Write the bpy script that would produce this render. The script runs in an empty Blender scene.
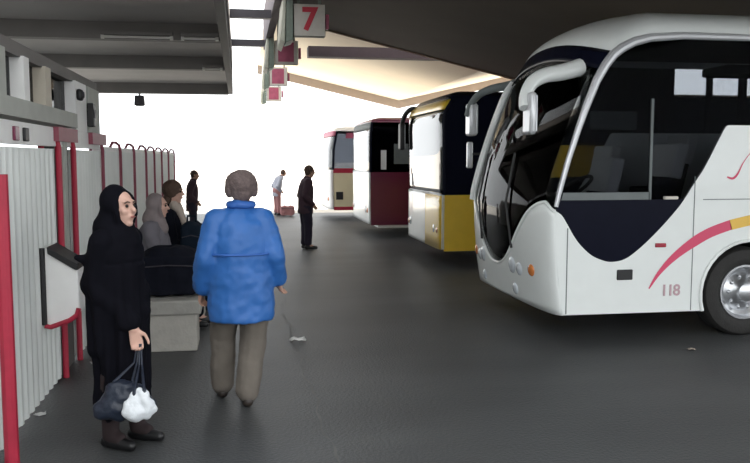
import bpy, bmesh, math, random
from mathutils import Vector, Matrix, noise
random.seed(7)
S = bpy.context.scene
COL = S.collection
PI = math.pi
def V(*a): return Vector(a)

# ------------------------------------------------------------------ materials
def mat(name, col, rough=0.6, metal=0.0, var=0.06, scale=6.0, bump=0.0, bscale=60.0, coat=0.0, sheen=0.0, spec=0.5):
    m = bpy.data.materials.new(name); m.use_nodes = True
    nt = m.node_tree; b = nt.nodes['Principled BSDF']
    tc = nt.nodes.new('ShaderNodeTexCoord')
    nz = nt.nodes.new('ShaderNodeTexNoise'); nz.inputs['Scale'].default_value = scale; nz.inputs['Detail'].default_value = 6
    nt.links.new(tc.outputs['Object'], nz.inputs['Vector'])
    mx = nt.nodes.new('ShaderNodeMix'); mx.data_type = 'RGBA'
    lo = [max(0, c*(1-var*2)) for c in col]; hi = [min(1, c*(1+var*2)) for c in col]
    mx.inputs[6].default_value = (*lo, 1); mx.inputs[7].default_value = (*hi, 1)
    nt.links.new(nz.outputs['Fac'], mx.inputs[0]); nt.links.new(mx.outputs[2], b.inputs['Base Color'])
    b.inputs['Roughness'].default_value = rough; b.inputs['Metallic'].default_value = metal
    b.inputs['Coat Weight'].default_value = coat; b.inputs['Coat Roughness'].default_value = 0.06
    b.inputs['Sheen Weight'].default_value = sheen; b.inputs['Specular IOR Level'].default_value = spec
    if bump:
        n2 = nt.nodes.new('ShaderNodeTexNoise'); n2.inputs['Scale'].default_value = bscale; n2.inputs['Detail'].default_value = 4
        nt.links.new(tc.outputs['Object'], n2.inputs['Vector'])
        bp = nt.nodes.new('ShaderNodeBump'); bp.inputs['Strength'].default_value = bump; bp.inputs['Distance'].default_value = 0.02
        nt.links.new(n2.outputs['Fac'], bp.inputs['Height']); nt.links.new(bp.outputs['Normal'], b.inputs['Normal'])
    return m

def glass(name, tint, gloss=1.0, ior=1.5, rough=0.02):
    """tinted window glass: a coloured see-through layer under a fresnel reflection"""
    m = bpy.data.materials.new(name); m.use_nodes = True
    nt = m.node_tree; nt.nodes.remove(nt.nodes['Principled BSDF']); out = nt.nodes['Material Output']
    tr = nt.nodes.new('ShaderNodeBsdfTransparent'); tr.inputs[0].default_value = (*tint, 1)
    gl = nt.nodes.new('ShaderNodeBsdfGlossy'); gl.inputs['Roughness'].default_value = rough
    gl.inputs[0].default_value = (gloss, gloss, gloss, 1)
    fr = nt.nodes.new('ShaderNodeFresnel'); fr.inputs[0].default_value = ior
    ms = nt.nodes.new('ShaderNodeMixShader')
    nt.links.new(fr.outputs[0], ms.inputs[0]); nt.links.new(tr.outputs[0], ms.inputs[1]); nt.links.new(gl.outputs[0], ms.inputs[2])
    nt.links.new(ms.outputs[0], out.inputs[0])
    return m

M = {}
M['asphalt'] = None
M['white_paint'] = mat('white_coach_paint', (0.80, 0.83, 0.81), 0.3, coat=0.6, var=0.02)
M['cream_paint'] = mat('cream_coach_paint', (0.75, 0.68, 0.45), 0.35, coat=0.4, var=0.03)
M['yellow_paint'] = mat('yellow_coach_paint', (0.88, 0.58, 0.05), 0.3, coat=0.6, var=0.05)
M['maroon_paint'] = mat('maroon_coach_paint', (0.15, 0.008, 0.045), 0.35, coat=0.3, var=0.05)
M['red_paint'] = mat('red_gloss_paint', (0.42, 0.02, 0.05), 0.45, var=0.08, scale=14)
M['faded_red'] = mat('faded_plum_red_paint', (0.27, 0.06, 0.09), 0.55, var=0.1, scale=14)
M['red_mark'] = mat('red_vinyl_lettering', (0.60, 0.03, 0.06), 0.5, var=0.04)
M['pink_mark'] = mat('crimson_vinyl_stripe', (0.66, 0.06, 0.14), 0.4, var=0.04)
M['yellow_mark'] = mat('yellow_vinyl_stripe', (0.80, 0.50, 0.08), 0.4, var=0.04)
M['black_gloss'] = mat('black_gloss_panel', (0.006, 0.007, 0.016), 0.25, var=0.1, spec=0.06)
M['black_plastic'] = mat('black_plastic', (0.012, 0.012, 0.013), 0.5, var=0.15)
M['rubber'] = mat('tyre_rubber', (0.018, 0.017, 0.016), 0.75, var=0.2, scale=20, bump=0.2)
M['steel'] = mat('brushed_steel', (0.55, 0.56, 0.58), 0.28, metal=0.9, var=0.1, scale=25)
M['silver'] = mat('silver_trim', (0.62, 0.63, 0.65), 0.3, metal=0.4, var=0.05)
M['lens'] = mat('clear_lamp_lens', (0.62, 0.66, 0.70), 0.08, var=0.06, coat=1.0)
M['orange'] = mat('amber_lamp_lens', (0.62, 0.20, 0.05), 0.15, coat=0.8)
M['red_lens'] = mat('red_lamp_lens', (0.35, 0.01, 0.03), 0.15, coat=0.8)
M['seat_cloth'] = mat('dark_seat_cloth', (0.012, 0.014, 0.026), 0.9, var=0.2, scale=30, spec=0.05)
M['white_cloth'] = mat('white_headrest_cloth', (0.85, 0.85, 0.85), 0.8, var=0.03)
M['interior'] = mat('dark_interior_trim', (0.010, 0.010, 0.012), 0.8, var=0.1, spec=0.05)
M['interior_grey'] = mat('grey_interior_trim', (0.16, 0.18, 0.18), 0.7, var=0.1)
M['side_glass'] = glass('dark_tinted_glass', (0.46, 0.47, 0.49), 0.3, 1.12)
M['far_glass'] = glass('far_side_glass', (0.88, 0.89, 0.89), 0.3, 1.15)
M['smoke_glass'] = glass('smoked_glass', (0.22, 0.22, 0.24), 0.5, 1.25)
M['front_glass'] = glass('windscreen_glass', (0.80, 0.82, 0.81), 0.5, 1.3)
M['bright_glass'] = glass('sloped_windscreen_glass', (0.42, 0.44, 0.44), 1.0, 1.9)
M['kiosk_glass'] = glass('kiosk_window_glass', (0.35, 0.38, 0.40), 0.45, 1.45)
M['panel'] = mat('grey_white_ribbed_sheet', (0.82, 0.85, 0.82), 0.5, var=0.05, scale=3)
M['fascia'] = mat('white_fascia_board', (0.92, 0.91, 0.89), 0.6, var=0.04)
M['grey_beam'] = mat('grey_painted_beam', (0.46, 0.47, 0.43), 0.7, var=0.08, bump=0.1)
M['beige_post'] = mat('beige_painted_post', (0.62, 0.56, 0.46), 0.7, var=0.06)
M['dark_metal'] = mat('dark_grey_steel', (0.035, 0.03, 0.038), 0.5, var=0.1)
M['slot'] = mat('dark_grey_channel', (0.10, 0.10, 0.095), 0.6, var=0.15)
M['soffit'] = mat('taupe_canopy_soffit', (0.50, 0.47, 0.45), 0.85, var=0.08, scale=1.5, bump=0.1, bscale=12)
M['soffit_beam'] = mat('taupe_canopy_beam', (0.20, 0.185, 0.175), 0.8, var=0.08, scale=3)
M['soffit_shaded'] = mat('shaded_brown_soffit', (0.10, 0.085, 0.072), 0.85, var=0.08, scale=1.2, bump=0.1, bscale=12)  # shade under the near slab is put into this dark colour
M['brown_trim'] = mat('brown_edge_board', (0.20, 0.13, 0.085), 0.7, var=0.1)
M['lit_cream_soffit'] = mat('lit_cream_canopy_soffit', (0.66, 0.57, 0.44), 0.85, var=0.04, scale=1.0)  # cream ceiling, painted paler than the near slab as if sunlit from below
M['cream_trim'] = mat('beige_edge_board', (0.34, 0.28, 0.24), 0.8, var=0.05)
M['purple_beam'] = mat('dark_purple_brown_beam', (0.09, 0.065, 0.075), 0.7, var=0.1)
M['sign_white'] = mat('off_white_sign_face', (0.66, 0.62, 0.56), 0.5, var=0.05, scale=12)
M['sign_red'] = mat('faded_red_sign_face', (0.42, 0.09, 0.16), 0.5, var=0.25, scale=7)
M['sign_edge'] = mat('olive_dark_sign_case', (0.07, 0.075, 0.055), 0.6, var=0.15)
M['green_grey'] = mat('green_grey_bracket', (0.20, 0.24, 0.20), 0.6, var=0.2, scale=9)
M['pale_case'] = mat('pale_lamp_case', (0.55, 0.55, 0.46), 0.6, var=0.15, scale=8)
M['concrete'] = mat('pale_cast_concrete', (0.42, 0.40, 0.36), 0.85, var=0.1, scale=9, bump=0.25, bscale=40)
M['concrete_slab'] = mat('weathered_bench_slab', (0.34, 0.33, 0.30), 0.85, var=0.12, scale=9, bump=0.25, bscale=40)
M['yard'] = mat('sunlit_ground_tone', (0.50, 0.48, 0.45), 0.9, var=0.05, scale=0.6)  # sun glare on the far ground is put into this pale colour
M['paper'] = mat('white_litter_paper', (0.8, 0.8, 0.78), 0.8, var=0.03)
M['tube'] = mat('unlit_white_tube', (0.72, 0.70, 0.66), 0.4, var=0.03)
# people
M['skin'] = mat('skin', (0.50, 0.29, 0.21), 0.55, var=0.06, scale=18)
M['skin_pale'] = mat('pale_skin', (0.62, 0.38, 0.30), 0.55, var=0.06, scale=18)
M['lips'] = mat('lips', (0.36, 0.13, 0.11), 0.5)
M['eye'] = mat('dark_eye', (0.02, 0.015, 0.012), 0.15)
M['blue_nylon'] = mat('bright_blue_nylon', (0.026, 0.13, 0.41), 0.5, var=0.09, scale=5, bump=0.25, bscale=9)
M['blue_dark'] = mat('darker_blue_nylon', (0.03, 0.12, 0.42), 0.55, var=0.09)
M['trouser'] = mat('grey_brown_trouser_cloth', (0.145, 0.125, 0.105), 0.9, var=0.1, scale=10, bump=0.2, bscale=16)
M['hair_brown'] = mat('greying_brown_hair', (0.13, 0.095, 0.09), 0.75, var=0.25, scale=45, bump=0.4, bscale=80)
M['hair_dark'] = mat('dark_brown_hair', (0.08, 0.045, 0.03), 0.7, var=0.25, scale=45, bump=0.4, bscale=80)
M['black_cloth'] = mat('black_chador_cloth', (0.005, 0.005, 0.008), 0.9, var=0.12, scale=8, spec=0.08)
M['black_coat'] = mat('black_coat_cloth', (0.008, 0.009, 0.015), 0.9, var=0.12, scale=8, spec=0.1)
M['teal_black'] = mat('blue_black_bag_cloth', (0.008, 0.014, 0.024), 0.8, var=0.12, scale=8, spec=0.1)
M['grey_cloth'] = mat('grey_coat_cloth', (0.16, 0.15, 0.17), 0.9, var=0.12, scale=8)
M['grey_scarf'] = mat('grey_scarf_cloth', (0.24, 0.20, 0.20), 0.9, var=0.15, scale=14)
M['beige_scarf'] = mat('beige_scarf_cloth', (0.50, 0.42, 0.36), 0.9, var=0.1, scale=14)
M['stocking'] = mat('dark_brown_stocking', (0.022, 0.012, 0.013), 0.85)
M['leather'] = mat('black_shoe_leather', (0.008, 0.008, 0.009), 0.4)
M['brown_leather'] = mat('dark_brown_shoe_leather', (0.03, 0.022, 0.018), 0.45)
M['plum_cloth'] = mat('plum_brown_jacket_cloth', (0.055, 0.028, 0.040), 0.9, var=0.12)
M['navy_cloth'] = mat('dark_navy_trouser_cloth', (0.018, 0.014, 0.030), 0.9, var=0.12)
M['navy_bag'] = mat('dark_navy_plastic_bag', (0.012, 0.018, 0.034), 0.4, var=0.15, scale=12, bump=0.3, bscale=30)
M['white_bag'] = mat('white_plastic_bag', (0.72, 0.75, 0.78), 0.4, var=0.08, scale=12, bump=0.4, bscale=30)
M['pale_grey_cloth'] = mat('pale_grey_cloth', (0.30, 0.31, 0.36), 0.9)
M['rust_cloth'] = mat('rust_brown_cloth', (0.28, 0.13, 0.13), 0.9)

def asphalt():
    m = mat('dark_grey_asphalt', (0.062, 0.065, 0.066), 0.52, var=0.12, scale=0.9, bump=0.35, bscale=45)
    nt = m.node_tree; b = nt.nodes['Principled BSDF']
    tc = nt.nodes.new('ShaderNodeTexCoord')
    def noise_node(sc, det, vec=None):
        n = nt.nodes.new('ShaderNodeTexNoise'); n.inputs['Scale'].default_value = sc; n.inputs['Detail'].default_value = det
        nt.links.new(vec or tc.outputs['Object'], n.inputs['Vector']); return n
    base = b.inputs['Base Color'].links[0].from_socket
    fine = noise_node(70, 3)
    mp = nt.nodes.new('ShaderNodeMapping'); mp.inputs['Scale'].default_value = (0.35, 1.3, 1)
    nt.links.new(tc.outputs['Object'], mp.inputs['Vector'])
    stain = noise_node(0.7, 5, mp.outputs['Vector'])
    r = nt.nodes.new('ShaderNodeMapRange'); r.inputs[1].default_value = 0.35; r.inputs[2].default_value = 0.7; r.inputs[3].default_value = 1.12; r.inputs[4].default_value = 0.72
    nt.links.new(stain.outputs['Fac'], r.inputs[0])
    r2 = nt.nodes.new('ShaderNodeMapRange'); r2.inputs[3].default_value = 0.8; r2.inputs[4].default_value = 1.2
    nt.links.new(fine.outputs['Fac'], r2.inputs[0])
    mul = nt.nodes.new('ShaderNodeMath'); mul.operation = 'MULTIPLY'
    nt.links.new(r.outputs[0], mul.inputs[0]); nt.links.new(r2.outputs[0], mul.inputs[1])
    mm = nt.nodes.new('ShaderNodeVectorMath'); mm.operation = 'SCALE'
    nt.links.new(base, mm.inputs[0]); nt.links.new(mul.outputs[0], mm.inputs['Scale'])
    nt.links.new(mm.outputs[0], b.inputs['Base Color'])
    return m
M['asphalt'] = asphalt()

# ------------------------------------------------------------------ mesh building
class MB:
    def __init__(s): s.v = []; s.f = []
    def add(s, vs, fs):
        o = len(s.v); s.v += [tuple(v) for v in vs]; s.f += [tuple(i+o for i in f) for f in fs]; return s
    def box(s, x0, x1, y0, y1, z0, z1):
        vs = [(x0,y0,z0),(x1,y0,z0),(x1,y1,z0),(x0,y1,z0),(x0,y0,z1),(x1,y0,z1),(x1,y1,z1),(x0,y1,z1)]
        return s.add(vs, [(3,2,1,0),(4,5,6,7),(0,1,5,4),(1,2,6,5),(2,3,7,6),(3,0,4,7)])
    def prism(s, pts, a0, a1, axis='y'):
        """a polygon (u, z) pushed from a0 to a1 along y (or (u, v) along z / (u, z) along x)"""
        n = len(pts)
        def P(p, a):
            return (p[0], a, p[1]) if axis == 'y' else (p[0], p[1], a) if axis == 'z' else (a, p[0], p[1])
        vs = [P(p, a0) for p in pts] + [P(p, a1) for p in pts]
        fs = [tuple(range(n)), tuple(range(2*n-1, n-1, -1))] + [(i, i+n, (i+1) % n + n, (i+1) % n) for i in range(n)]
        return s.add(vs, fs)
    def tube(s, pts, r, n=10, cap=True, squash=None):
        """a tube along points; r one number or one per point"""
        pts = [Vector(p) for p in pts]; m = len(pts)
        rs = r if isinstance(r, (list, tuple)) else [r]*m
        vs = []; ref = None
        for i, p in enumerate(pts):
            d = (pts[min(i+1, m-1)] - pts[max(i-1, 0)]).normalized()
            if ref is None:
                ref = d.orthogonal().normalized()
            a = (ref - d*ref.dot(d)).normalized(); ref = a; b = d.cross(a)
            for k in range(n):
                t = 2*PI*k/n; vs.append(p + (a*math.cos(t) + b*math.sin(t))*rs[i])
        fs = [(i*n+k, i*n+(k+1) % n, (i+1)*n+(k+1) % n, (i+1)*n+k) for i in range(m-1) for k in range(n)]
        if cap: fs += [tuple(range(n-1, -1, -1)), tuple((m-1)*n+k for k in range(n))]
        return s.add(vs, fs)
    def sphere(s, c, r, nu=14, nv=9, mtx=None):
        r = r if isinstance(r, (tuple, list)) else (r, r, r)
        vs = [Vector((0, 0, -r[2]))]
        for j in range(1, nv):
            t = PI*j/nv
            for k in range(nu):
                a = 2*PI*k/nu; vs.append(Vector((r[0]*math.sin(t)*math.cos(a), r[1]*math.sin(t)*math.sin(a), -r[2]*math.cos(t))))
        vs.append(Vector((0, 0, r[2]))); top = len(vs)-1
        fs = [(0, 1+(k+1) % nu, 1+k) for k in range(nu)]
        fs += [(1+j*nu+k, 1+j*nu+(k+1) % nu, 1+(j+1)*nu+(k+1) % nu, 1+(j+1)*nu+k) for j in range(nv-2) for k in range(nu)]
        fs += [(top, 1+(nv-2)*nu+k, 1+(nv-2)*nu+(k+1) % nu) for k in range(nu)]
        if mtx: vs = [mtx @ v for v in vs]
        return s.add([v + Vector(c) for v in vs], fs)
    def cap(s, p0, r0, p1, r1, n=12):
        s.sphere(p0, r0, n, 8); s.sphere(p1, r1, n, 8)
        if (Vector(p1)-Vector(p0)).length > 1e-5: s.tube([p0, p1], [r0, r1], n)
        return s
    def chain(s, *pr):
        for (p0, r0), (p1, r1) in zip(pr, pr[1:]): s.cap(p0, r0, p1, r1)
        return s
    def loft(s, rings, n=28):
        """closed stack of ellipses (centre, rx, ry)"""
        vs = []
        for c, rx, ry in rings:
            for k in range(n):
                t = 2*PI*k/n; vs.append(V(c[0]+rx*math.cos(t), c[1]+ry*math.sin(t), c[2]))
        m = len(rings)
        fs = [(i*n+k, i*n+(k+1) % n, (i+1)*n+(k+1) % n, (i+1)*n+k) for i in range(m-1) for k in range(n)]
        return s.add(vs, fs+[tuple(range(n-1, -1, -1)), tuple((m-1)*n+k for k in range(n))])
    def lathe(s, prof, c, axis='y', n=40):
        """profile (radius, along) turned about an axis through c"""
        vs = []
        for (r, a) in prof:
            for k in range(n):
                t = 2*PI*k/n; u, w = r*math.cos(t), r*math.sin(t)
                q = (u, a, w) if axis == 'y' else (u, w, a) if axis == 'z' else (a, u, w)
                vs.append(Vector(q)+Vector(c))
        m = len(prof)
        return s.add(vs, [(i*n+k, i*n+(k+1) % n, (i+1)*n+(k+1) % n, (i+1)*n+k) for i in range(m-1) for k in range(n)])
    def grid(s, rows):
        """rows of points -> quads"""
        n = len(rows[0]); vs = [p for r in rows for p in r]
        return s.add(vs, [(i*n+k, i*n+k+1, (i+1)*n+k+1, (i+1)*n+k) for i in range(len(rows)-1) for k in range(n-1)])
    def build(s, name, m, parent=None, smooth=True, bevel=0.0, fix=True, angle=35, solid=0.0):
        me = bpy.data.meshes.new(name); me.from_pydata(s.v, [], s.f)
        if fix:
            bm = bmesh.new(); bm.from_mesh(me)
            bmesh.ops.remove_doubles(bm, verts=bm.verts, dist=1e-5)
            bmesh.ops.recalc_face_normals(bm, faces=bm.faces); bm.to_mesh(me); bm.free()
        return link(name, me, m, parent, smooth, bevel, angle, solid)

def link(name, me, m, parent=None, smooth=True, bevel=0.0, angle=35, solid=0.0):
    if smooth:
        me.polygons.foreach_set('use_smooth', [True]*len(me.polygons)); me.set_sharp_from_angle(angle=math.radians(angle))
    o = bpy.data.objects.new(name, me); COL.objects.link(o); me.materials.append(M[m] if isinstance(m, str) else m)
    if parent: o.parent = parent
    if solid:
        b = o.modifiers.new('Solidify', 'SOLIDIFY'); b.thickness = solid; b.offset = 0
    if bevel:
        b = o.modifiers.new('Bevel', 'BEVEL'); b.width = bevel; b.segments = 2; b.limit_method = 'ANGLE'
    return o

def tag(o, label, cat, group=None, kind=None):
    o['label'] = label; o['category'] = cat
    if group: o['group'] = group
    if kind: o['kind'] = kind
    return o
def thing(name, label, cat, loc=(0, 0, 0), rz=0, group=None):
    o = bpy.data.objects.new(name, None); COL.objects.link(o); o.empty_display_size = 0.2
    o.location = loc; o.rotation_euler = (0, 0, rz)
    return tag(o, label, cat, group)
def struct(o):
    o['kind'] = 'structure'; return o
def B(*a): return MB().box(*a)

def fused(mb, name, m, parent, voxel=0.012, smooth=4, wrinkle=0.0, wscale=7.0, fold=None):
    """overlapping rounded pieces fused into one continuous skin"""
    me = bpy.data.meshes.new('tmp'); me.from_pydata(mb.v, [], mb.f)
    t = bpy.data.objects.new('tmp', me); COL.objects.link(t)
    r = t.modifiers.new('R', 'REMESH'); r.mode = 'VOXEL'; r.voxel_size = voxel
    if smooth:
        q = t.modifiers.new('S', 'SMOOTH'); q.iterations = smooth; q.factor = 0.5
    dg = bpy.context.evaluated_depsgraph_get(); dg.update()
    out = bpy.data.meshes.new_from_object(t.evaluated_get(dg)); out.name = name
    bpy.data.objects.remove(t); bpy.data.meshes.remove(me)
    if wrinkle or fold:
        nrm = [v.normal.copy() for v in out.vertices]
        for v, n in zip(out.vertices, nrm):
            if wrinkle:
                p = v.co*wscale
                v.co += n*wrinkle*(noise.noise(Vector((p.x, p.y, p.z*0.7)))+0.5*noise.noise(p*2.3))
            if fold: v.co += n*fold(v.co)
    out.materials.clear()
    return link(name, out, m, parent, True, 0, 180)

# ------------------------------------------------------------------ camera
F = 800.0
cam = bpy.data.cameras.new('camera'); cam.sensor_width = 36; cam.lens = 36*F/750; cam.clip_end = 600
camo = bpy.data.objects.new('camera', cam); COL.objects.link(camo)
R = Matrix(((0.98597, 0.01527, -0.16621), (-0.16691, 0.09021, -0.98184), (0.0, 0.99581, 0.09149)))
camo.matrix_world = Matrix.Translation((0, 0, 1.75)) @ R.to_4x4()
S.camera = camo

# ------------------------------------------------------------------ light
w = bpy.data.worlds.new('hazy_sky'); S.world = w; w.use_nodes = True
bg = w.node_tree.nodes['Background']; bg.inputs[0].default_value = (0.95, 0.98, 1.0, 1); bg.inputs[1].default_value = 2.2
sun = bpy.data.lights.new('sun', 'SUN'); sun.energy = 18; sun.angle = math.radians(1.0); sun.color = (1.0, 0.95, 0.86)
so = bpy.data.objects.new('sun', sun); COL.objects.link(so)
so.rotation_euler = Vector((0.8, 0.75, 1.0)).to_track_quat('Z', 'Y').to_euler()
S.view_settings.view_transform = 'Standard'; S.view_settings.look = 'None'
S.view_settings.exposure = 0.34; S.view_settings.gamma = 1.0
S.view_settings.use_curve_mapping = False

# ------------------------------------------------------------------ setting
g = struct(B(-60, 60, -40, 25.6, -0.4, 0).build('floor', 'asphalt', smooth=False))
g2 = struct(B(-200, 200, 25.6, 300, -0.4, 0).build('ground', 'yard', smooth=False))
# faint worn joint in the asphalt, along the bays
jt = MB(); rows = []
for i in range(40):
    y = 4.2 + i*0.12; x = 0.50 - 0.012*(y-7) + 0.013*math.sin(i*1.7) + 0.02*math.sin(i*0.6)
    wd = 0.007 + 0.005*math.sin(i*2.3)
    rows.append([(x-wd, y, 0.002), (x+wd, y, 0.002)])
jt.grid(rows); jo = jt.build('trim_1', mat('worn_joint_sealant', (0.13, 0.13, 0.125), 0.8, var=0.3, scale=5)); struct(jo)

# left canopy, near end cut short out of view to let sky light in
LX = -0.12
struct(B(-7, LX, 4.6, 19.8, 3.5, 3.75).build('ceiling', 'soffit', smooth=False))
struct(B(LX-0.10, LX, 4.6, 19.8, 3.28, 4.3).build('trim_2', 'soffit_beam', smooth=False))
k = 3
for (y, dz, t) in ((7.7, .22, .2), (10.9, .22, .2), (14.4, .22, .2), (19.55, .24, .25)):
    struct(B(-7, LX-0.10, y, y+t, 3.5-dz, 3.5).build('trim_%d' % k, 'soffit_beam', smooth=False)); k += 1
# right canopy: two butterfly slabs, near end also cut short for sky light
def butterfly(name, m, y0, y1, z0, x0=0.72, xv=6.0, x1=16.0, sl=0.23, th=0.22):
    zv = z0-sl*xv
    pts = [(x0, z0-sl*x0), (xv, zv), (x1, zv+sl*(x1-xv)), (x1, zv+sl*(x1-xv)+th), (xv, zv+th), (x0, z0-sl*x0+th)]
    return struct(MB().prism(pts, y0, y1).build(name, m, smooth=False))
butterfly('ceiling', 'soffit_shaded', 1.0, 16.5, 4.77)
butterfly('ceiling', 'lit_cream_soffit', 17.0, 30, 5.3)
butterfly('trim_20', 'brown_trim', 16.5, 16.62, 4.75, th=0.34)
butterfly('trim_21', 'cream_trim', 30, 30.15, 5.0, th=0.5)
struct(B(0.58, 0.72, 1.0, 18.5, 4.18, 4.95).build('trim_22', 'purple_beam', smooth=False))
struct(B(1.50, 5.2, 17.4, 17.75, 3.92, 4.14).build('trim_23', 'purple_beam', smooth=False))
for i, y in enumerate((14.0, 17.5)):
    struct(B(LX, 0.58, y, y+0.14, 4.12, 4.26).build('trim_%d' % (24+i), 'dark_metal', smooth=False))

# left wall: ribbed sheets between red posts
WX = -1.41
def ribbed(name, y0, y1, z0=0.03, z1=1.82):
    n = max(2, int((y1-y0)/0.02)); a = []; b = []
    for i in range(n+1):
        y = y0+(y1-y0)*i/n
        x = WX + 0.008*max(-0.5, min(0.5, math.sin(2*PI*y/0.14)))*2
        a.append((x, y, z0)); b.append((x, y, z1))
    mb = MB(); mb.grid([a, b]); mb.grid([[(p[0]-0.03, p[1], p[2]) for p in b], [(p[0]-0.03, p[1], p[2]) for p in a]])
    mb.add([a[0], b[0], (b[0][0]-.03, b[0][1], b[0][2]), (a[0][0]-.03, a[0][1], a[0][2])], [(0, 1, 2, 3)])
    mb.add([a[-1], b[-1], (b[-1][0]-.03, b[-1][1], b[-1][2]), (a[-1][0]-.03, a[-1][1], a[-1][2])], [(0, 1, 2, 3)])
    mb.grid([b, [(p[0]-0.03, p[1], p[2]) for p in b]])
    return struct(mb.build(name, 'panel', smooth=True, angle=20))
posts = [4.70, 6.60, 7.17, 8.67, 9.93, 11.2, 12.6, 13.8, 15.1, 16.5, 18.0]
bays = [(1.2, 4.67), (4.73, 6.57)] + [(a+0.03, b-0.03) for a, b in zip(posts[2:], posts[3:])]
for a, b in bays: ribbed('wall_left', a, b)
struct(B(WX-0.10, WX-0.02, 6.63, 7.14, 0, 1.95).build('wall_left', 'slot', smooth=False))
struct(B(WX-0.02, WX+0.02, 6.80, 6.92, 0.9, 1.9).build('trim_30', 'grey_beam', smooth=False))
pi = 31
for i, y in enumerate(posts):
    x = WX+0.02 if i else WX+0.11
    h = 1.93 if i else 1.76
    pts = [(x, y, 0), (x, y, h-0.1)]
    if i:
        pts += [(x-0.01, y-0.02, h-0.03), (x-0.04, y-0.06, h), (x-0.07, y-0.12, h), (x-0.09, y-0.16, h-0.05), (x-0.09, y-0.17, h-0.16)]
    struct(MB().tube(pts, (0.024 if i < 3 else 0.017) if i else 0.04, 10).build('trim_%d' % pi, 'red_paint' if i < 3 else 'faded_red')); pi += 1
struct(B(WX-0.06, WX+0.01, 1.2, 8.55, 1.84, 1.985).build('trim_%d' % pi, 'fascia', smooth=False)); pi += 1
struct(B(WX-0.06, WX, 8.55, 18.0, 1.82, 1.87).build('trim_%d' % pi, 'fascia', smooth=False)); pi += 1
# kiosk above the wall
struct(B(WX-0.16, WX+0.03, 1.2, 7.35, 2.01, 2.13).build('trim_%d' % pi, 'grey_beam', smooth=False)); pi += 1
struct(B(-4.2, -4.1, 1.2, 8.55, 0, 2.41).build('wall_back', 'interior', smooth=False))
struct(B(-4.1, WX-0.1, 8.45, 8.55, 1.9, 2.41).build('wall_rear', 'interior', smooth=False))
struct(B(-4.2, WX-0.0, 1.2, 8.55, 2.41, 2.50).build('trim_%d' % pi, 'soffit_beam', smooth=False)); pi += 1
for a, b in ((6.5, 7.24), (7.95, 8.74)):
    struct(B(WX-0.02, WX+0.05, a, b, 1.88, 1.99).build('trim_%d' % pi, 'faded_red', smooth=False)); pi += 1
mull = [(1.2, 1.27, 'grey_beam'), (3.0, 3.07, 'grey_beam'), (5.10, 5.24, 'grey_beam'), (5.66, 5.80, 'fascia'), (6.26, 6.44, 'beige_post'), (7.35, 7.85, 'fascia'), (7.95, 8.55, 'grey_beam')]
for a, b, m in mull:
    lowz = 2.13 if b < 7 else 1.985
    struct(B(WX-0.12, WX+0.02, a, b, lowz, 2.42).build('trim_%d' % pi, m, smooth=False)); pi += 1
for n_, ((_, a, _m), (b, _b, _n)) in enumerate(zip(mull, mull[1:])):
    struct(B(WX-0.09, WX-0.07, a, b, 2.13 if b < 7.5 else 1.985, 2.42).build('window_%d' % (n_+1), 'kiosk_glass', smooth=False))

# small plates on the white fascia
for y, l in ((5.36, 'dark maroon plate on the white fascia, nearest the camera end'), (5.60, 'small black plate on the white fascia, beside the maroon plate')):
    tag(B(WX+0.01, WX+0.03, y, y+0.10, 1.86, 1.95).build('fascia_plate', 'maroon_paint' if y < 5.5 else 'black_plastic', bevel=0.006), l, 'plate', 'plates on the white fascia')
t = thing('wall_speaker', 'small round black speaker high on the white kiosk post', 'speaker', (WX+0.02, 7.42, 2.30))
B(0, 0.05, -0.05, 0.05, -0.05, 0.05).build('case', 'black_plastic', t, bevel=0.02)
MB().lathe([(0.0, 0.065), (0.025, 0.06), (0.035, 0.05)], (0, 0, 0), 'x').build('cone', 'dark_metal', t)
t = thing('switch_box', 'tall black box fixed in the gap beside the white kiosk post', 'box', (WX+0.02, 7.90, 2.14))
B(0, 0.06, -0.05, 0.05, -0.10, 0.12).build('case', 'black_plastic', t, bevel=0.01)
B(0.06, 0.07, -0.04, 0.04, -0.02, 0.06).build('cover', 'dark_metal', t, bevel=0.003)
B(-0.11, 0.0, -0.03, 0.03, -0.08, 0.10).build('bracket', 'dark_metal', t)

# hanging lamp at canopy end
t = thing('hanging_lamp', 'small dark lamp hanging under the far end of the left canopy', 'lamp', (-2.28, 19.65, 3.26))
MB().tube([(0, 0, 0), (0, 0, -0.05)], 0.02).build('stem', 'dark_metal', t)
MB().prism([(-0.12, -0.28), (0.12, -0.28), (0.10, -0.05), (-0.10, -0.05)], -0.1, 0.1).build('lamp_housing', 'dark_metal', t, bevel=0.015)
B(-0.09, 0.09, -0.07, 0.07, -0.295, -0.275).build('diffuser', 'slot', t)
# fluorescent battens, fixed to the beam faces rather than hung
def batten(x0, x1, y, z, label):
    t = thing('fluorescent_batten', label, 'light', ((x0+x1)/2, y, z), 0, 'battens under the left canopy')
    h = (x1-x0)/2
    B(-h, h, -0.04, 0.04, -0.05, 0).build('batten', 'soffit_beam', t, bevel=0.006)
    MB().tube([(-h+0.04, 0, -0.07), (h-0.04, 0, -0.07)], 0.017, 10).build('tube', 'tube', t)
    for sx in (-1, 1): B(sx*(h-0.02)-0.02, sx*(h-0.02)+0.02, -0.022, 0.022, -0.095, -0.04).build('tube_holder', 'tube', t, bevel=0.003)
batten(-1.72, -0.82, 10.86, 3.37, 'long unlit fluorescent tube under the left canopy, left one of the near pair')
batten(-0.72, -0.24, 10.86, 3.37, 'short unlit fluorescent tube under the left canopy, right one of the near pair')
batten(-0.60, -0.26, 14.36, 3.36, 'short unlit fluorescent tube under the left canopy, on the farther beam')

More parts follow.
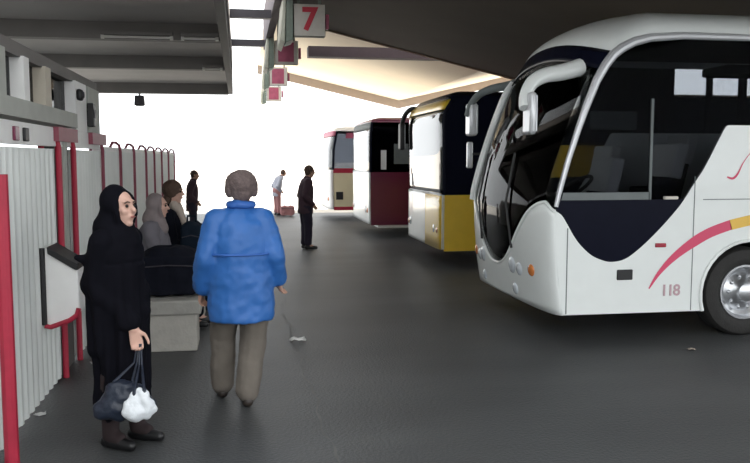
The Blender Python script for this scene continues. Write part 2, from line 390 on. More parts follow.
# ------------------------------------------------------------------ bay signs
def bay_sign(y, digit, label, zc=3.85, xc=0.98):
    t = thing('bay_sign', label, 'sign', (xc, y, zc), 0, 'bay number signs along the canopy edge')
    B(-0.24, 0.24, 0.0, 0.16, -0.24, 0.24).build('case', 'sign_edge', t, bevel=0.01)
    B(-0.235, 0.235, -0.012, 0.0, -0.235, 0.235).build('face', 'sign_white', t, bevel=0.004)
    if digit:
        cu = bpy.data.curves.new('digit', 'FONT'); cu.body = digit; cu.size = 0.46; cu.align_x = 'CENTER'; cu.align_y = 'CENTER'
        cu.offset = 0.016; cu.extrude = 0.004
        tmp = bpy.data.objects.new('tmp', cu); COL.objects.link(tmp)
        dg = bpy.context.evaluated_depsgraph_get(); me = bpy.data.meshes.new_from_object(tmp.evaluated_get(dg)); bpy.data.objects.remove(tmp)
        me.transform(Matrix.Translation((0, -0.017, 0.0)) @ Matrix.Rotation(PI/2, 4, 'X')); me.materials.clear()
        link('digit', me, 'red_mark', t, False)
    else:
        B(-0.17, 0.15, -0.018, -0.011, -0.19, 0.2).build('red_panel', 'sign_red', t, bevel=0.004)
    # hangers up to the edge beam, and the pale lamp case behind
    for sx in (-0.16, 0.16):
        B(sx-0.02, sx+0.02, 0.06, 0.10, 0.22, 4.62-zc).build('hanger', 'green_grey', t)
    MB().prism([(-0.36, -0.34), (-0.25, -0.30), (-0.25, 0.5), (-0.33, 0.5)], -0.05, 0.5).build('bracket', 'green_grey', t, bevel=0.008)
    MB().prism([(-0.44, -0.30), (-0.37, -0.34), (-0.345, 0.30), (-0.39, 0.36)], 0.0, 1.1).build('lamp_case', 'pale_case', t, bevel=0.012)
    B(0.25, 0.30, 0.03, 0.13, -0.12, 0.10).build('end_lamp', 'sign_red', t, bevel=0.01)
    return t
bay_sign(12.3, '7', 'square off-white bay sign with a red 7, nearest the camera', 3.82, 1.08)
bay_sign(16.7, '', 'faded red and cream bay sign hanging just below and behind the sign with a 7', 3.90, 0.99)
bay_sign(21.6, '', 'reddish bay sign second farthest along the canopy edge, against the bright sky', 3.90, 1.06)
bay_sign(26.6, '', 'small hazy red bay sign lowest in view, the farthest of the row', 3.84, 1.16)

# ------------------------------------------------------------------ wall box
t = thing('phone_hood', 'white wall-mounted hood with black sloping top and red rim on ribbed panels', 'hood', (WX+0.02, 5.98, -0.07))
prof = [(0.0, 1.17), (0.03, 1.18), (0.235, 1.05), (0.235, 0.74), (0.22, 0.69), (0.17, 0.655), (0.04, 0.61), (0.0, 0.62)]
MB().prism(prof, 0, 0.30).build('hood_shell', 'fascia', t, bevel=0.012)
rim = prof[3:] 
MB().tube([(x, -0.012, z) for x, z in rim], 0.018, 8).build('red_rim', 'red_paint', t)
MB().tube([(-0.005, -0.012, 0.63), (-0.005, -0.012, 1.18)], 0.022, 8).build('edge_seal', 'black_plastic', t)
MB().prism([(0.03, 1.19), (0.235, 1.06), (0.24, 1.02), (0.22, 1.02), (0.035, 1.14)], -0.02, 0.31).build('top_cover', 'black_plastic', t, bevel=0.006)

# ------------------------------------------------------------------ bench
t = thing('concrete_bench', 'low pale concrete bench block behind the woman in black', 'bench', (-0.76, 9.1, 0))
B(-0.38, 0.40, -1.8, 1.8, 0.34, 0.47).build('seat_slab', 'concrete_slab', t, bevel=0.015)
for y in (-1.55, 0.0, 1.4):
    B(-0.32, 0.36, y-0.22, y+0.22, 0.0, 0.34).build('block_leg', 'concrete', t, bevel=0.012)

# ------------------------------------------------------------------ coaches
def poly_interp(tab, z):
    if z <= tab[0][0]: return tab[0][1]
    for (a, x), (b, y) in zip(tab, tab[1:]):
        if z <= b: return x+(y-x)*(z-a)/(b-a)
    return tab[-1][1]
def resample(pts, step=0.05):
    out = [pts[0]]
    for a, b in zip(pts, pts[1:]):
        n = max(1, int(math.hypot(b[0]-a[0], b[1]-a[1])/step))
        for i in range(1, n+1): out.append((a[0]+(b[0]-a[0])*i/n, a[1]+(b[1]-a[1])*i/n))
    return out
def smooth_poly(pts, n=6):
    """Catmull-Rom through the points"""
    P = [pts[0]]+list(pts)+[pts[-1]]; out = []
    for i in range(1, len(P)-2):
        for k in range(n):
            t = k/n
            out.append(tuple(0.5*(2*P[i][j]+(P[i+1][j]-P[i-1][j])*t+(2*P[i-1][j]-5*P[i][j]+4*P[i+1][j]-P[i+2][j])*t*t+(3*P[i][j]-P[i-1][j]-3*P[i+1][j]+P[i+2][j])*t**3) for j in range(2)))
    out.append(tuple(pts[-1])); return out

class Coach:
    def __init__(s, name, label, y0, ue, bow, W=2.5, x1=14.0, z0=0.28, p=2.2, group='coaches parked nose-in at the bays'):
        s.W = W; s.ue_t = ue; s.bow = bow; s.x1 = x1; s.z0 = z0; s.p = p
        s.t = thing(name, label, 'bus', (0, y0, 0), 0, group)
    def ue(s, z): return poly_interp(s.ue_t, z)
    def front(s, q, z):
        """point of the bowed front; q runs -1 (camera side) to 1 (far side)"""
        c = (1-min(1, abs(q))**s.p)**(1/s.p)
        u = s.ue(z)
        if getattr(s, 'lin', False) and z > 2.5:
            k_ = min(1, abs(q))**5; u = u*k_+(3.275+0.42*(z-2.5))*(1-k_)
        return Vector((u-s.bow*c, s.W/2*(1+q), z))
    def qs(s, n=28): return [math.copysign(1-(1-abs(math.sin(PI/2*(2*i/n-1))))**1.0, 2*i/n-1) for i in range(n+1)]
    def front_patch(s, name, m, zlo, zhi, parent=None, n=28, rows=14, **kw):
        R = []
        for j in range(rows+1):
            R.append([s.front(q, zlo(q)+(zhi(q)-zlo(q))*j/rows) for q in (s.qs(n) if 'qr' not in kw else [kw['qr'][0]+(kw['qr'][1]-kw['qr'][0])*i/n for i in range(n+1)])])
        R = [[p + V(kw.get('dx', 0), 0, 0) for p in r_] for r_ in R]
        return MB().grid(R).build(name, m, parent or s.t, solid=kw.get('solid', 0.02), angle=60)
    def roof(s, m, ring_front_z, ring_pts, ztop, run=1.1, soft=False):
        """ring_pts: (u, z) edge of the side from the front corner to the rear"""
        E = [(u, 0.0, z) for u, z in reversed(ring_pts)]
        n = len(E)
        fr = [tuple(s.front(q, ring_front_z(q))) for q in s.qs(28)][1:-1]
        far = [(u, s.W, z) for u, z in ring_pts]
        ring = E + fr + far
        uf = min(p[0] for p in ring)+run
        rows = []
        for j in range(11):
            r = j/10*PI/2; a = 1-math.cos(r)**1.0; b = math.sin(r)**0.85
            row = []
            for (x, y, z) in ring:
                cx = max(x, uf); cy = s.W/2
                if cx < uf+0.8 and y not in (0.0, s.W): cx = uf
                bb = b
                if soft:
                    f = max(0.0, min(1.0, (3.8-x)/0.5)); bb = b*(1-f)+f*math.sin(r)**1.25
                row.append((x+(cx-x)*a, y+(cy-y)*a, z+(ztop-z)*bb))
            rows.append(row)
        return MB().grid(rows).build('roof', m, s.t, angle=60)
    def side(s, name, m, pts, far=True, proud=0.0, th=0.03, parent=None, near=True, **kw):
        o = None
        if near: o = MB().prism(pts, -proud, th-proud).build(name, m, parent or s.t, angle=30, **kw)
        if far: o2 = MB().prism(pts, s.W-th+proud, s.W+proud).build(name, m, parent or s.t, angle=30, **kw)
        return o
    def arch(s, cx, cz, r, z0):
        a0 = math.asin((z0-cz)/r); out = []
        for i in range(21):
            a = PI-a0+(a0*2-PI)*i/20
            out.append((cx+r*math.cos(a), cz+r*math.sin(a)))
        return out
    def wheel(s, cx, r, near=True, rim='steel'):
        for side in (0, 1):
            y = 0.05 if side == 0 else s.W-0.05; d = 1 if side == 0 else -1
            prof = [(r*0.60, 0.02), (r*0.66, 0.0), (r*0.80, -0.005), (r*0.94, 0.01), (r, 0.05), (r, 0.24), (r*0.9, 0.28), (r*0.5, 0.28)]
            wo = MB().lathe([(a, b*d) for a, b in prof], (cx, y, r), 'y', 48).build('wheel', 'rubber', s.t)
            h = MB()
            h.lathe([(a, b*d) for a, b in [(r*0.62, 0.03), (r*0.61, 0.0), (r*0.57, 0.0), (r*0.53, 0.05), (r*0.44, 0.07), (r*0.30, 0.03), (r*0.22, 0.0), (r*0.20, -0.03), (r*0.10, -0.05), (0.001, -0.05)]], (cx, y, r), 'y', 40)
            for k_ in range(10):
                a = 2*PI*k_/10; h.sphere((cx+r*0.36*math.cos(a), y+0.035*d, r+r*0.36*math.sin(a)), 0.02, 8, 6)
            h.build('hub', rim, wo)

# ---- the white coach at bay seven
UE = [(0.27, 2.97), (0.6, 2.92), (1.0, 2.885), (1.24, 2.88), (1.45, 2.925), (1.73, 3.0), (2.01, 3.09), (2.21, 3.16), (2.46, 3.26), (2.60, 3.34), (2.70, 3.42), (2.76, 3.50), (2.82, 3.62), (2.86, 3.78)]
wb = Coach('coach', 'white touring coach with black wave-shaped windows and a crimson stripe', 7.0, UE, 0.20, p=2.0, W=2.42)
wb.lin = True
ZT = 2.86; CX, CZ, CR = 4.88, 0.44, 0.44
def wave_front(q):
    a = abs(q)
    base = 0.64+0.70*(0.5-0.5*math.cos(PI*min(1, a/0.93)))**1.25
    return base if a < 0.93 else 1.34-0.08*((a-0.93)/0.07)
zwf = lambda q: 2.56+0.18*(1-q*q)
wave = smooth_poly([(2.88, 1.26), (2.94, 1.22), (3.0, 1.13), (3.06, 1.03), (3.13, 0.94), (3.23, 0.85), (3.33, 0.80), (3.44, 0.775), (3.58, 0.80), (3.72, 0.895), (3.85, 1.01), (3.98, 1.14), (4.13, 1.31), (4.27, 1.52), (4.37, 1.67), (4.50, 1.92), (4.57, 2.045), (4.62, 2.06)], 4)
rear = 13.9
edge = [(wb.ue(z), z) for z in (0.28, 0.5, 0.75, 1.0, 1.15)]
arch1 = wb.arch(CX, CZ, 0.50, 0.28); arch2 = wb.arch(10.9, CZ, 0.50, 0.28)
lower = [(wb.ue(0.28), 0.28)] + arch1 + arch2 + [(rear, 0.28), (rear, 2.06)] + list(reversed(wave)) + list(reversed(edge[1:]))
wb.side('side_panel', 'white_paint', lower)
pill = [(wb.ue(z), z) for z in (1.26, 1.45, 1.73, 2.01, 2.21, 2.46, 2.6, 2.7, 2.76, 2.82, 2.86)]
zsp = 1.36
up_wave = [p for p in wave if p[1] >= zsp and p[0] > 3.5]
xs = next(a[0]+(b[0]-a[0])*(zsp-a[1])/(b[1]-a[1]) for a, b in zip(wave, wave[1:]) if a[1] <= zsp < b[1] and a[0] > 3.5)
low_wave = [p for p in wave if p[1] < zsp]
glass_poly = [(wb.ue(zsp), zsp), (xs, zsp)] + up_wave + [(rear, 2.06), (rear, ZT)] + list(reversed([(wb.ue(z), z) for z in (1.45, 1.73, 2.01, 2.21, 2.46, 2.6, 2.7, 2.76, 2.82, 2.86)]))
wb.side('side_window', 'side_glass', glass_poly, th=0.012, far=False)
wb.side('side_window', 'far_glass', glass_poly, th=0.012, near=False)
wb.side('door_panel', 'black_gloss', low_wave + [(xs, zsp), (wb.ue(zsp), zsp)], th=0.03)
wb.front_patch('front_panel', 'white_paint', lambda q: 0.28+0.05*(1-q*q), wave_front)
wb.front_patch('windscreen', 'front_glass', wave_front, zwf, solid=0.006)
# black header above the windscreen
hdr = wb.front_patch('windscreen_header', 'black_gloss', lambda q: zwf(q), lambda q: zwf(q)+0.16, rows=4)
ringz = lambda q: zwf(q)+0.16
ring_pts = [(wb.ue(2.72), 2.72), (wb.ue(2.76), 2.76), (wb.ue(2.82), 2.82), (3.80, 2.865), (4.1, 2.87), (5, 2.865), (7, 2.86), (10, 2.86), (rear, 2.86)]
wb.roof('white_paint', ringz, resample(ring_pts, 0.35), 3.24, run=1.0, soft=True)
B(rear, rear+0.06, 0.0, 2.42, 0.28, 2.86).build('rear_panel', 'white_paint', wb.t)
MB().add([(rear+.03, 0, 2.86), (rear+.03, 2.42, 2.86), (rear+.03, 2.02, 3.12), (rear+.03, 1.21, 3.24), (rear+.03, 0.4, 3.12)], [(0, 1, 2, 3, 4)]).build('rear_cap', 'white_paint', wb.t)
# silver pillars running up into the roof edge
for yy in (-0.012, 2.432):
    P_ = [(2.885, yy, 1.30)] + [(x-0.006, yy, z) for x, z in pill[1:]] + [(4.1, yy, 2.885), (5.5, yy, 2.88)]
    if yy > 1:
        MB().tube([wb.front(0.9, 1.25+0.1*i)+V(-0.03, 0, 0) for i in range(15)], [0.035]+[0.046]*13+[0.03], 10).build('windscreen_pillar', 'white_paint', wb.t)
        continue
    MB().tube([(p[0], p[1]+(0.02 if yy < 1 else -0.02), p[2]) for p in P_], [0.02, 0.024, 0.027, 0.03, 0.034, 0.040, 0.044, 0.046, 0.046, 0.044, 0.04, 0.036, 0.03] if yy < 1 else 0.05, 10).build('windscreen_pillar', 'silver' if yy < 1 else 'white_paint', wb.t)
# white lip around the foot of the windscreen
MB().tube([wb.front(q, wave_front(q)) + Vector((-0.008, 0, 0)) for q in wb.qs(56)], 0.016, 8).build('windscreen_lip', 'white_paint', wb.t)
# window mullions, door frame
wb.side('door_mullion', 'interior_grey', [(3.80, zsp), (3.825, zsp), (3.825, 2.30), (3.80, 2.30)], proud=0.004, th=0.03, far=False)
wb.side('window_rail', 'interior_grey', [(2.93, zsp), (3.81, zsp), (3.81, zsp+0.07), (2.95, zsp+0.07)], proud=0.004, th=0.03, far=False)
for x in (6.0, 7.5, 9.0, 10.5, 12.0):
    wb.side('window_mullion', 'black_gloss', [(x-0.05, 2.06), (x+0.05, 2.06), (x+0.05, ZT), (x-0.05, ZT)], proud=0.003, th=0.04, far=False)
for a, b in ((2.95, 5.44), (5.88, 5.97), (6.33, 6.45), (6.85, 6.97), (7.6, 7.75), (8.6, 8.75), (9.6, 9.75), (11.0, 11.2), (12.4, 12.6)):
    B(a if a > 3 else 3.9, b, 2.46, 2.475, 2.0, 2.9).build('curtain_or_glint', 'seat_cloth', wb.t)
# side furniture
B(3.95, 4.09, -0.03, 0.01, 1.36, 1.39).build('door_handle', 'sign_white', wb.t, bevel=0.008)
B(3.50, 3.66, -0.012, 0.01, 0.60, 0.70).build('side_vent', 'black_plastic', wb.t, bevel=0.01)
B(3.88, 3.99, -0.016, 0.01, 0.905, 0.945).build('marker_light', 'red_lens', wb.t, bevel=0.008)
B(2.995, 3.005, -0.003, 0.01, 0.29, 1.10).build('panel_seam', 'interior_grey', wb.t)
B(4.266, 4.274, -0.003, 0.01, 0.29, 1.58).build('panel_seam', 'interior_grey', wb.t)
B(4.36, 13.8, -0.003, 0.01, 1.352, 1.36).build('panel_seam', 'interior_grey', wb.t)
MB().tube([(x+0.0, -0.005, z) for x, z in wb.arch(CX, CZ, 0.515, 0.28)], 0.018, 8).build('arch_lip', 'white_paint', wb.t)
MB().tube([(x+0.0, -0.005, z) for x, z in wb.arch(10.9, CZ, 0.515, 0.28)], 0.018, 8).build('arch_lip', 'white_paint', wb.t)
wb.wheel(CX, CR); wb.wheel(10.9, CR)
for xx in (CX, 10.9):
    B(xx-0.6, xx+0.6, 0.04, 2.38, 0.95, 1.0).build('wheel_housing', 'black_plastic', wb.t)
    for dx in (-0.58, 0.58): B(xx+dx-0.02, xx+dx+0.02, 0.04, 2.38, 0.3, 0.98).build('wheel_housing', 'black_plastic', wb.t)
def ribbon(pts, wds, y=-0.004):
    mb = MB(); a = []; b = []
    n = len(pts)
    for i, (x, z) in enumerate(pts):
        p, q = pts[max(i-1, 0)], pts[min(i+1, n-1)]
        d = Vector((q[0]-p[0], q[1]-p[1])).normalized(); nrm = Vector((-d.y, d.x))*wds[i]/2
        a.append((x+nrm.x, y, z+nrm.y)); b.append((x-nrm.x, y, z-nrm.y))
    return mb.grid([a, b])
st = smooth_poly([(3.83, 0.51), (3.93, 0.66), (4.08, 0.81), (4.27, 0.945), (4.45, 1.04), (4.66, 1.11)], 5)
ribbon(st, [0.012+0.085*min(1, i/(len(st)*0.6)) for i in range(len(st))]).build('crimson_stripe', 'pink_mark', wb.t)
st2 = smooth_poly([(4.655, 1.108), (5.0, 1.17), (5.6, 1.20), (6.8, 1.16), (7.8, 1.0)], 5)
ribbon(st2, [0.10 if i < 10 else 0.10*(1-(i-10)/(len(st2)-10)) for i in range(len(st2))]).build('yellow_stripe', 'yellow_mark', wb.t)
fleet = mat('faded_maroon_digits', (0.50, 0.34, 0.37), 0.6)
for i, ch_ in enumerate('118'):
    cu = bpy.data.curves.new('digit', 'FONT'); cu.body = ch_; cu.size = 0.15; cu.extrude = 0.002; cu.offset = 0.003
    tmp = bpy.data.objects.new('tmp', cu); COL.objects.link(tmp)
    me = bpy.data.meshes.new_from_object(tmp.evaluated_get(bpy.context.evaluated_depsgraph_get())); bpy.data.objects.remove(tmp)
    me.transform(Matrix.Translation((3.95+0.065*i, -0.004, 0.44)) @ Matrix.Rotation(PI/2, 4, 'X')); me.materials.clear()
    link('digit', me, fleet, wb.t, False)
sc = smooth_poly([(4.60, 1.57), (4.66, 1.555), (4.71, 1.60), (4.76, 1.70), (4.82, 1.78), (4.86, 1.80), (4.85, 1.72), (4.87, 1.60), (4.95, 1.57), (5.02, 1.66), (5.0, 1.74), (4.94, 1.70)], 5)
ribbon(sc, [0.014+0.008*math.sin(i*0.25) for i in range(len(sc))]).build('script_mark', 'pink_mark', wb.t)
# lamps on the bumper corner
def front_disc(c, q, z, r, m, name, depth=0.03, parent=None):
    p = c.front(q, z); e = 0.01
    tq = (c.front(q+e, z)-c.front(q-e, z)).normalized(); tz = (c.front(q, z+e)-c.front(q, z-e)).normalized()
    n = tq.cross(tz).normalized()
    if n.x > 0: n = -n
    Mx = n.to_track_quat('Z', 'Y').to_matrix().to_4x4()
    mb = MB(); mb.lathe([(r, -0.02), (r*1.0, depth*0.3), (r*0.9, depth*0.6), (r*0.6, depth*0.9), (0.001, depth)], (0, 0, 0), 'z', 24)
    mb.v = [tuple(Mx @ Vector(v) + p) for v in mb.v]
    return mb.build(name, m, parent or c.t)
for sg in (-1, 1):
    front_disc(wb, sg*0.40, 0.67, 0.085, 'lens', 'headlight')
    front_disc(wb, sg*0.54, 0.65, 0.065, 'lens', 'headlight')
    front_disc(wb, sg*0.74, 0.67, 0.06, 'orange', 'indicator')
    front_disc(wb, sg*0.42, 0.43, 0.06, 'lens', 'fog_light')
# interior
B(3.4, 13.8, 0.1, 2.4, 0.98, 1.02).build('cabin_floor', 'interior', wb.t)
B(3.9, 13.8, 0.2, 2.3, 2.93, 2.96).build('cabin_ceiling', 'interior', wb.t)
B(4.6, 13.8, 0.06, 0.5, 2.55, 2.64).build('luggage_rack', 'interior', wb.t, bevel=0.02)
dsh = MB().prism([(2.82, 0.9), (3.25, 0.9), (3.25, 1.28), (3.10, 1.42), (2.85, 1.25)], 0.3, 2.2).build('dashboard', 'interior', wb.t, bevel=0.03)
sw = MB().lathe([(0.21+0.018*math.cos(a), 0.018*math.sin(a)) for a in [2*PI*i/8 for i in range(9)]], (0, 0, 0), 'z', 28).build('steering_wheel', 'black_plastic', wb.t)
sw.location = (3.24, 0.46, 1.45); sw.rotation_euler = (0, math.radians(-35), 0)
def coach_seat(x, y, z, parent, driver=False):
    o = MB().prism([(-0.22, 0), (0.22, 0), (0.40, 0.72), (0.30, 0.74), (0.16, 0.16), (-0.22, 0.16)], -0.22, 0.22).build('coach_seat', 'seat_cloth', parent, bevel=0.03)
    c = MB().prism([(0.22, 0.44), (0.34, 0.42), (0.42, 0.76), (0.285, 0.775)], -0.235, 0.235).build('headrest_cover', 'white_cloth', o, bevel=0.02)
    o.location = (x, y, z); return o
coach_seat(3.24, 0.42, 0.98, wb.t)
B(3.32, 3.80, 0.25, 0.30, 2.02, 2.20).build('sun_visor', 'interior_grey', wb.t, bevel=0.02)
for x in (3.95, 4.9, 5.7, 6.5, 7.3, 8.1, 9.0, 10.0, 11.0):
    for y in (0.5, 1.9): coach_seat(x, y, 1.25 if x > 4.5 else 1.12, wb.t)
# rabbit-ear mirrors
def ear_mirror(c, yb, ya, attach, pts, body, m_arm, m_body, rr):
    arm = MB().tube([(p[0], ya+(yb-ya)*i/(len(pts)-1), p[1]) for i, p in enumerate(pts)], rr, 12).build('mirror_arm', m_arm, c.t)
    x0, x1, z0, z1 = body
    o = B(x0, x1, yb-0.11, yb+0.11, z0, z1).build('mirror', m_body, c.t, bevel=0.03)
    B(x1, x1+0.006, yb-0.09, yb+0.09, z0+0.03, z1-0.03).build('mirror_glass', 'steel', o)
ARM = smooth_poly([(3.18, 2.60), (2.98, 2.545), (2.80, 2.51), (2.66, 2.44), (2.58, 2.32), (2.555, 2.2)], 4)
RR = [0.085-0.035*i/(len(ARM)-1) for i in range(len(ARM))]
ear_mirror(wb, -0.02, 0.22, None, ARM, (2.57, 2.635, 1.96, 2.34), 'white_paint', 'silver', RR)
ear_mirror(wb, 2.60, 2.30, None, [(x+0.22, z+0.07) for x, z in ARM], (2.78, 2.88, 2.02, 2.42), 'interior_grey', 'silver', [r*0.7 for r in RR])
B(2.80, 2.87, 2.64, 2.72, 1.62, 1.95).build('low_mirror', 'silver', wb.t, bevel=0.02)
MB().tube([(2.86, 2.66, 1.80), (3.12, 2.48, 1.80)], 0.014, 8).build('mirror_bracket', 'black_plastic', wb.t)
# wipers
for q0 in (-0.45, 0.35):
    MB().tube([wb.front(q0, 0.85)+Vector((-0.03, 0, 0)), wb.front(q0+0.12, 1.3)+Vector((-0.03, 0, 0)), wb.front(q0+0.2, 1.8)+Vector((-0.03, 0, 0))], 0.012, 6).build('wiper', 'black_plastic', wb.t)

# ---- plainer coaches
def plain_coach(name, label, y0, ue, bow, zsplit, ztop_side, ztop, m_low, m_high, m_roof, m_front, x1, wheel_x, win=None, split_front=None, wf='front_glass', m_glass='side_glass', W=2.5):
    c = Coach(name, label, y0, ue, bow, W=W, x1=x1, p=4.0)
    z0 = 0.28; rear_ = x1
    ed = lambda a, b, n=6: [(c.ue(a+(b-a)*i/n), a+(b-a)*i/n) for i in range(n+1)]
    A1 = c.arch(wheel_x, 0.44, 0.50, z0); A2 = c.arch(x1-2.6, 0.44, 0.50, z0)
    c.side('side_panel', m_low, [(c.ue(z0), z0)]+A1+A2+[(rear_, z0), (rear_, zsplit)]+list(reversed(ed(z0, zsplit)))[:-1])
    c.side('side_window', m_glass, [(c.ue(zsplit), zsplit), (rear_, zsplit), (rear_, ztop_side)]+list(reversed(ed(zsplit, ztop_side)))[:-1], th=0.012)
    sf = split_front or (lambda q: zsplit)
    c.front_patch('front_panel', m_front, lambda q: z0+0.03, sf)
    c.front_patch('windscreen', wf, sf, lambda q: ztop_side-0.14, solid=0.006)
    c.front_patch('header_panel', m_roof, lambda q: ztop_side-0.14, lambda q: ztop_side, rows=3)
    rp = resample([(c.ue(ztop_side), ztop_side), (rear_, ztop_side)], 0.4)
    c.roof(m_high, lambda q: ztop_side, rp, ztop, run=0.8)
    B(rear_, rear_+0.05, 0, c.W, z0, ztop_side).build('rear_panel', m_low, c.t)
    MB().add([(rear_+.02, 0, ztop_side), (rear_+.02, c.W, ztop_side), (rear_+.02, c.W/2, ztop)], [(0, 1, 2)]).build('rear_cap', m_high, c.t)
    c.wheel(wheel_x, 0.44); c.wheel(x1-2.6, 0.44)
    for xx in (wheel_x, x1-2.6):
        B(xx-0.55, xx+0.55, 0.04, c.W-0.04, 0.96, 1.0).build('wheel_housing', 'black_plastic', c.t)
    B(c.ue(zsplit)+0.3, x1-0.1, 0.1, c.W-0.1, 0.95, 1.0).build('cabin_floor', 'interior', c.t)
    for i in range(6):
        x = c.ue(zsplit)+1.3+i*1.5
        if x > x1-0.5: break
        c.side('window_pillar', 'black_gloss', [(x-0.05, zsplit), (x+0.05, zsplit), (x+0.05, ztop_side), (x-0.05, ztop_side)], proud=0.004, th=0.04)
        for y in (0.5, c.W-0.6): coach_seat(x+0.3, y, 1.05, c.t)
    MB().tube([(c.ue(z)-0.0, 0.0, z) for z in [zsplit+(ztop_side-zsplit)*i/8 for i in range(9)]], 0.03, 8).build('windscreen_pillar', 'black_gloss', c.t)
    MB().tube([(c.ue(z)-0.0, c.W, z) for z in [zsplit+(ztop_side-zsplit)*i/8 for i in range(9)]], 0.03, 8).build('windscreen_pillar', 'black_gloss', c.t)
    for sg in (-1, 1):
        front_disc(c, sg*0.72, 0.62, 0.085, 'lens', 'headlight'); front_disc(c, sg*0.86, 0.60, 0.06, 'orange', 'indicator')
    MB().prism([(c.ue(1.0)+0.0, 0.95), (c.ue(1.0)+0.35, 0.95), (c.ue(1.0)+0.3, zsplit+0.02), (c.ue(1.0)+0.05, zsplit)], 0.3, c.W-0.3).build('dashboard', 'interior', c.t, bevel=0.02)
    return c

UY = [(0.28, 3.17), (1.2, 3.17), (1.8, 3.16), (2.3, 3.15), (2.5, 3.18), (2.62, 3.24), (2.70, 3.34)]
yb = plain_coach('coach', 'yellow coach with black upper body, parked just behind the white coach', 12.2, UY, 0.07, 1.17, 2.66, 2.86,
                 'yellow_paint', 'black_gloss', 'yellow_paint', 'white_paint', 14.6, 5.6, wf='bright_glass', m_glass='black_gloss')  # white front panel stands in for sky reflected in yellow paint
ribbon(smooth_poly([(3.75, 1.25), (4.05, 1.55), (4.5, 1.66), (5.2, 1.70), (8.0, 1.70), (10.5, 1.5)], 5), [0.1+0.42*math.sin(PI*min(1, i/26)) for i in range(26)], y=-0.006).build('yellow_swoosh', 'yellow_paint', yb.t)
YA = smooth_poly([(3.28, 2.56), (3.22, 2.64), (3.14, 2.64), (3.07, 2.57), (3.03, 2.46), (3.02, 2.36)], 4)
yb.front_patch('corner_panel', 'yellow_paint', lambda q: 0.31, lambda q: 1.16, n=28, rows=4, qr=(-1, -0.25), dx=-0.012)  # near part of the front keeps its yellow, free of the painted reflection
yb.front_patch('roof_lip', 'yellow_paint', lambda q: 2.50, lambda q: 2.655, rows=3, dx=-0.015)
ear_mirror(yb, 2.62, 2.25, None, YA, (2.97, 3.06, 1.90, 2.40), 'black_plastic', 'black_plastic', [0.045]*len(YA))

UM = [(0.28, 2.83), (1.4, 2.82), (2.2, 2.82), (2.5, 2.85), (2.60, 2.92)]
mb_ = plain_coach('coach', 'maroon coach with dark upper windows, third in line past the yellow coach', 17.25, UM, 0.05, 1.44, 2.52, 2.68,
                  'maroon_paint', 'maroon_paint', 'interior_grey', 'white_paint', 13.6, 5.0, wf='bright_glass', m_glass='smoke_glass')
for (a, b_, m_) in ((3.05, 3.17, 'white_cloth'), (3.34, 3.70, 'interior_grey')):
    B(a, b_, -0.012, 0.0, 1.50 if a < 3.2 else 1.62, 1.92 if a < 3.2 else 2.06).build('curtain_or_glint', m_, mb_.t)  # pale patches on the outer glass stand in for window reflections
B(3.0, 13.4, 0.05, 2.45, 0.22, 0.29).build('sunlit_ground_strip', 'fascia', mb_.t)  # white strip stands in for sunlit ground seen under the coach

UC = [(0.28, 2.62), (1.2, 2.60), (2.0, 2.62), (2.5, 2.72), (2.6, 2.8)]
cb = plain_coach('coach', 'cream and red coach in the glare, farthest of the parked row', 22.4, UC, 0.15, 1.42, 2.5, 2.66,
                 'cream_paint', 'fascia', 'sign_red', 'fascia', 12.5, 4.6, wf='bright_glass')
cb.side('red_band', 'red_paint', [(2.6, 1.33), (12.4, 1.33), (12.4, 1.46), (2.6, 1.46)], proud=0.008, far=False)
cb.side('red_skirt', 'red_paint', [(2.62, 0.28), (4.0, 0.28), (4.0, 0.38), (2.62, 0.38)], proud=0.008, far=False)
cb.side('luggage_vent', 'black_plastic', [(2.68, 0.58), (2.88, 0.58), (2.88, 0.80), (2.68, 0.80)], proud=0.01, far=False)
for x in (2.95, 3.45):
    cb.side('red_sign', 'sign_red', [(x, 2.3), (x+0.25, 2.3), (x+0.22, 2.45), (x+0.03, 2.45)], proud=0.01, far=False)

# ------------------------------------------------------------------ people
def V(*a): return Vector(a)
def add_head(mb, hc, k=1.0, rot=None, nose=True, ears=True):
    rot = rot or Matrix.Identity(3)
    def E(c, r):
        mb.sphere(hc + rot @ (Vector(c)*k), tuple(x*k for x in r), 16, 11, rot)
    E((0, -0.012, 0.02), (0.074, 0.092, 0.092))
    E((0, 0.018, -0.035), (0.060, 0.068, 0.082))
    E((0, 0.050, -0.098), (0.028, 0.026, 0.022))
    E((0, 0.070, 0.028), (0.052, 0.018, 0.016))
    for sx in (-1, 1):
        E((sx*0.036, 0.060, -0.025), (0.024, 0.022, 0.024))
        if ears: E((sx*0.077, -0.005, -0.01), (0.010, 0.020, 0.031))
    if nose:
        mb.cap(hc+rot @ (V(0, 0.080, 0.014)*k), 0.009*k, hc+rot @ (V(0, 0.104, -0.026)*k), 0.014*k, 8)
    E((0, 0.078, -0.062), (0.026, 0.012, 0.012))
def face_parts(hc, k, rot, root, body):
    e = MB()
    for sx in (-1, 1): 
        MB().sphere(hc+rot @ (V(sx*0.031, 0.079, 0.004)*k), 0.0105*k, 10, 7).build('eye', 'eye', body)
        MB().tube([hc+rot @ (V(sx*0.014, 0.089, 0.024)*k), hc+rot @ (V(sx*0.032, 0.088, 0.029)*k), hc+rot @ (V(sx*0.048, 0.078, 0.022)*k)], 0.0045*k, 6).build('eyebrow', 'hair_dark', body)
    MB().sphere(hc+rot @ (V(0, 0.089, -0.062)*k), (0.023*k, 0.006*k, 0.007*k), 10, 7, rot).build('mouth', 'lips', body)
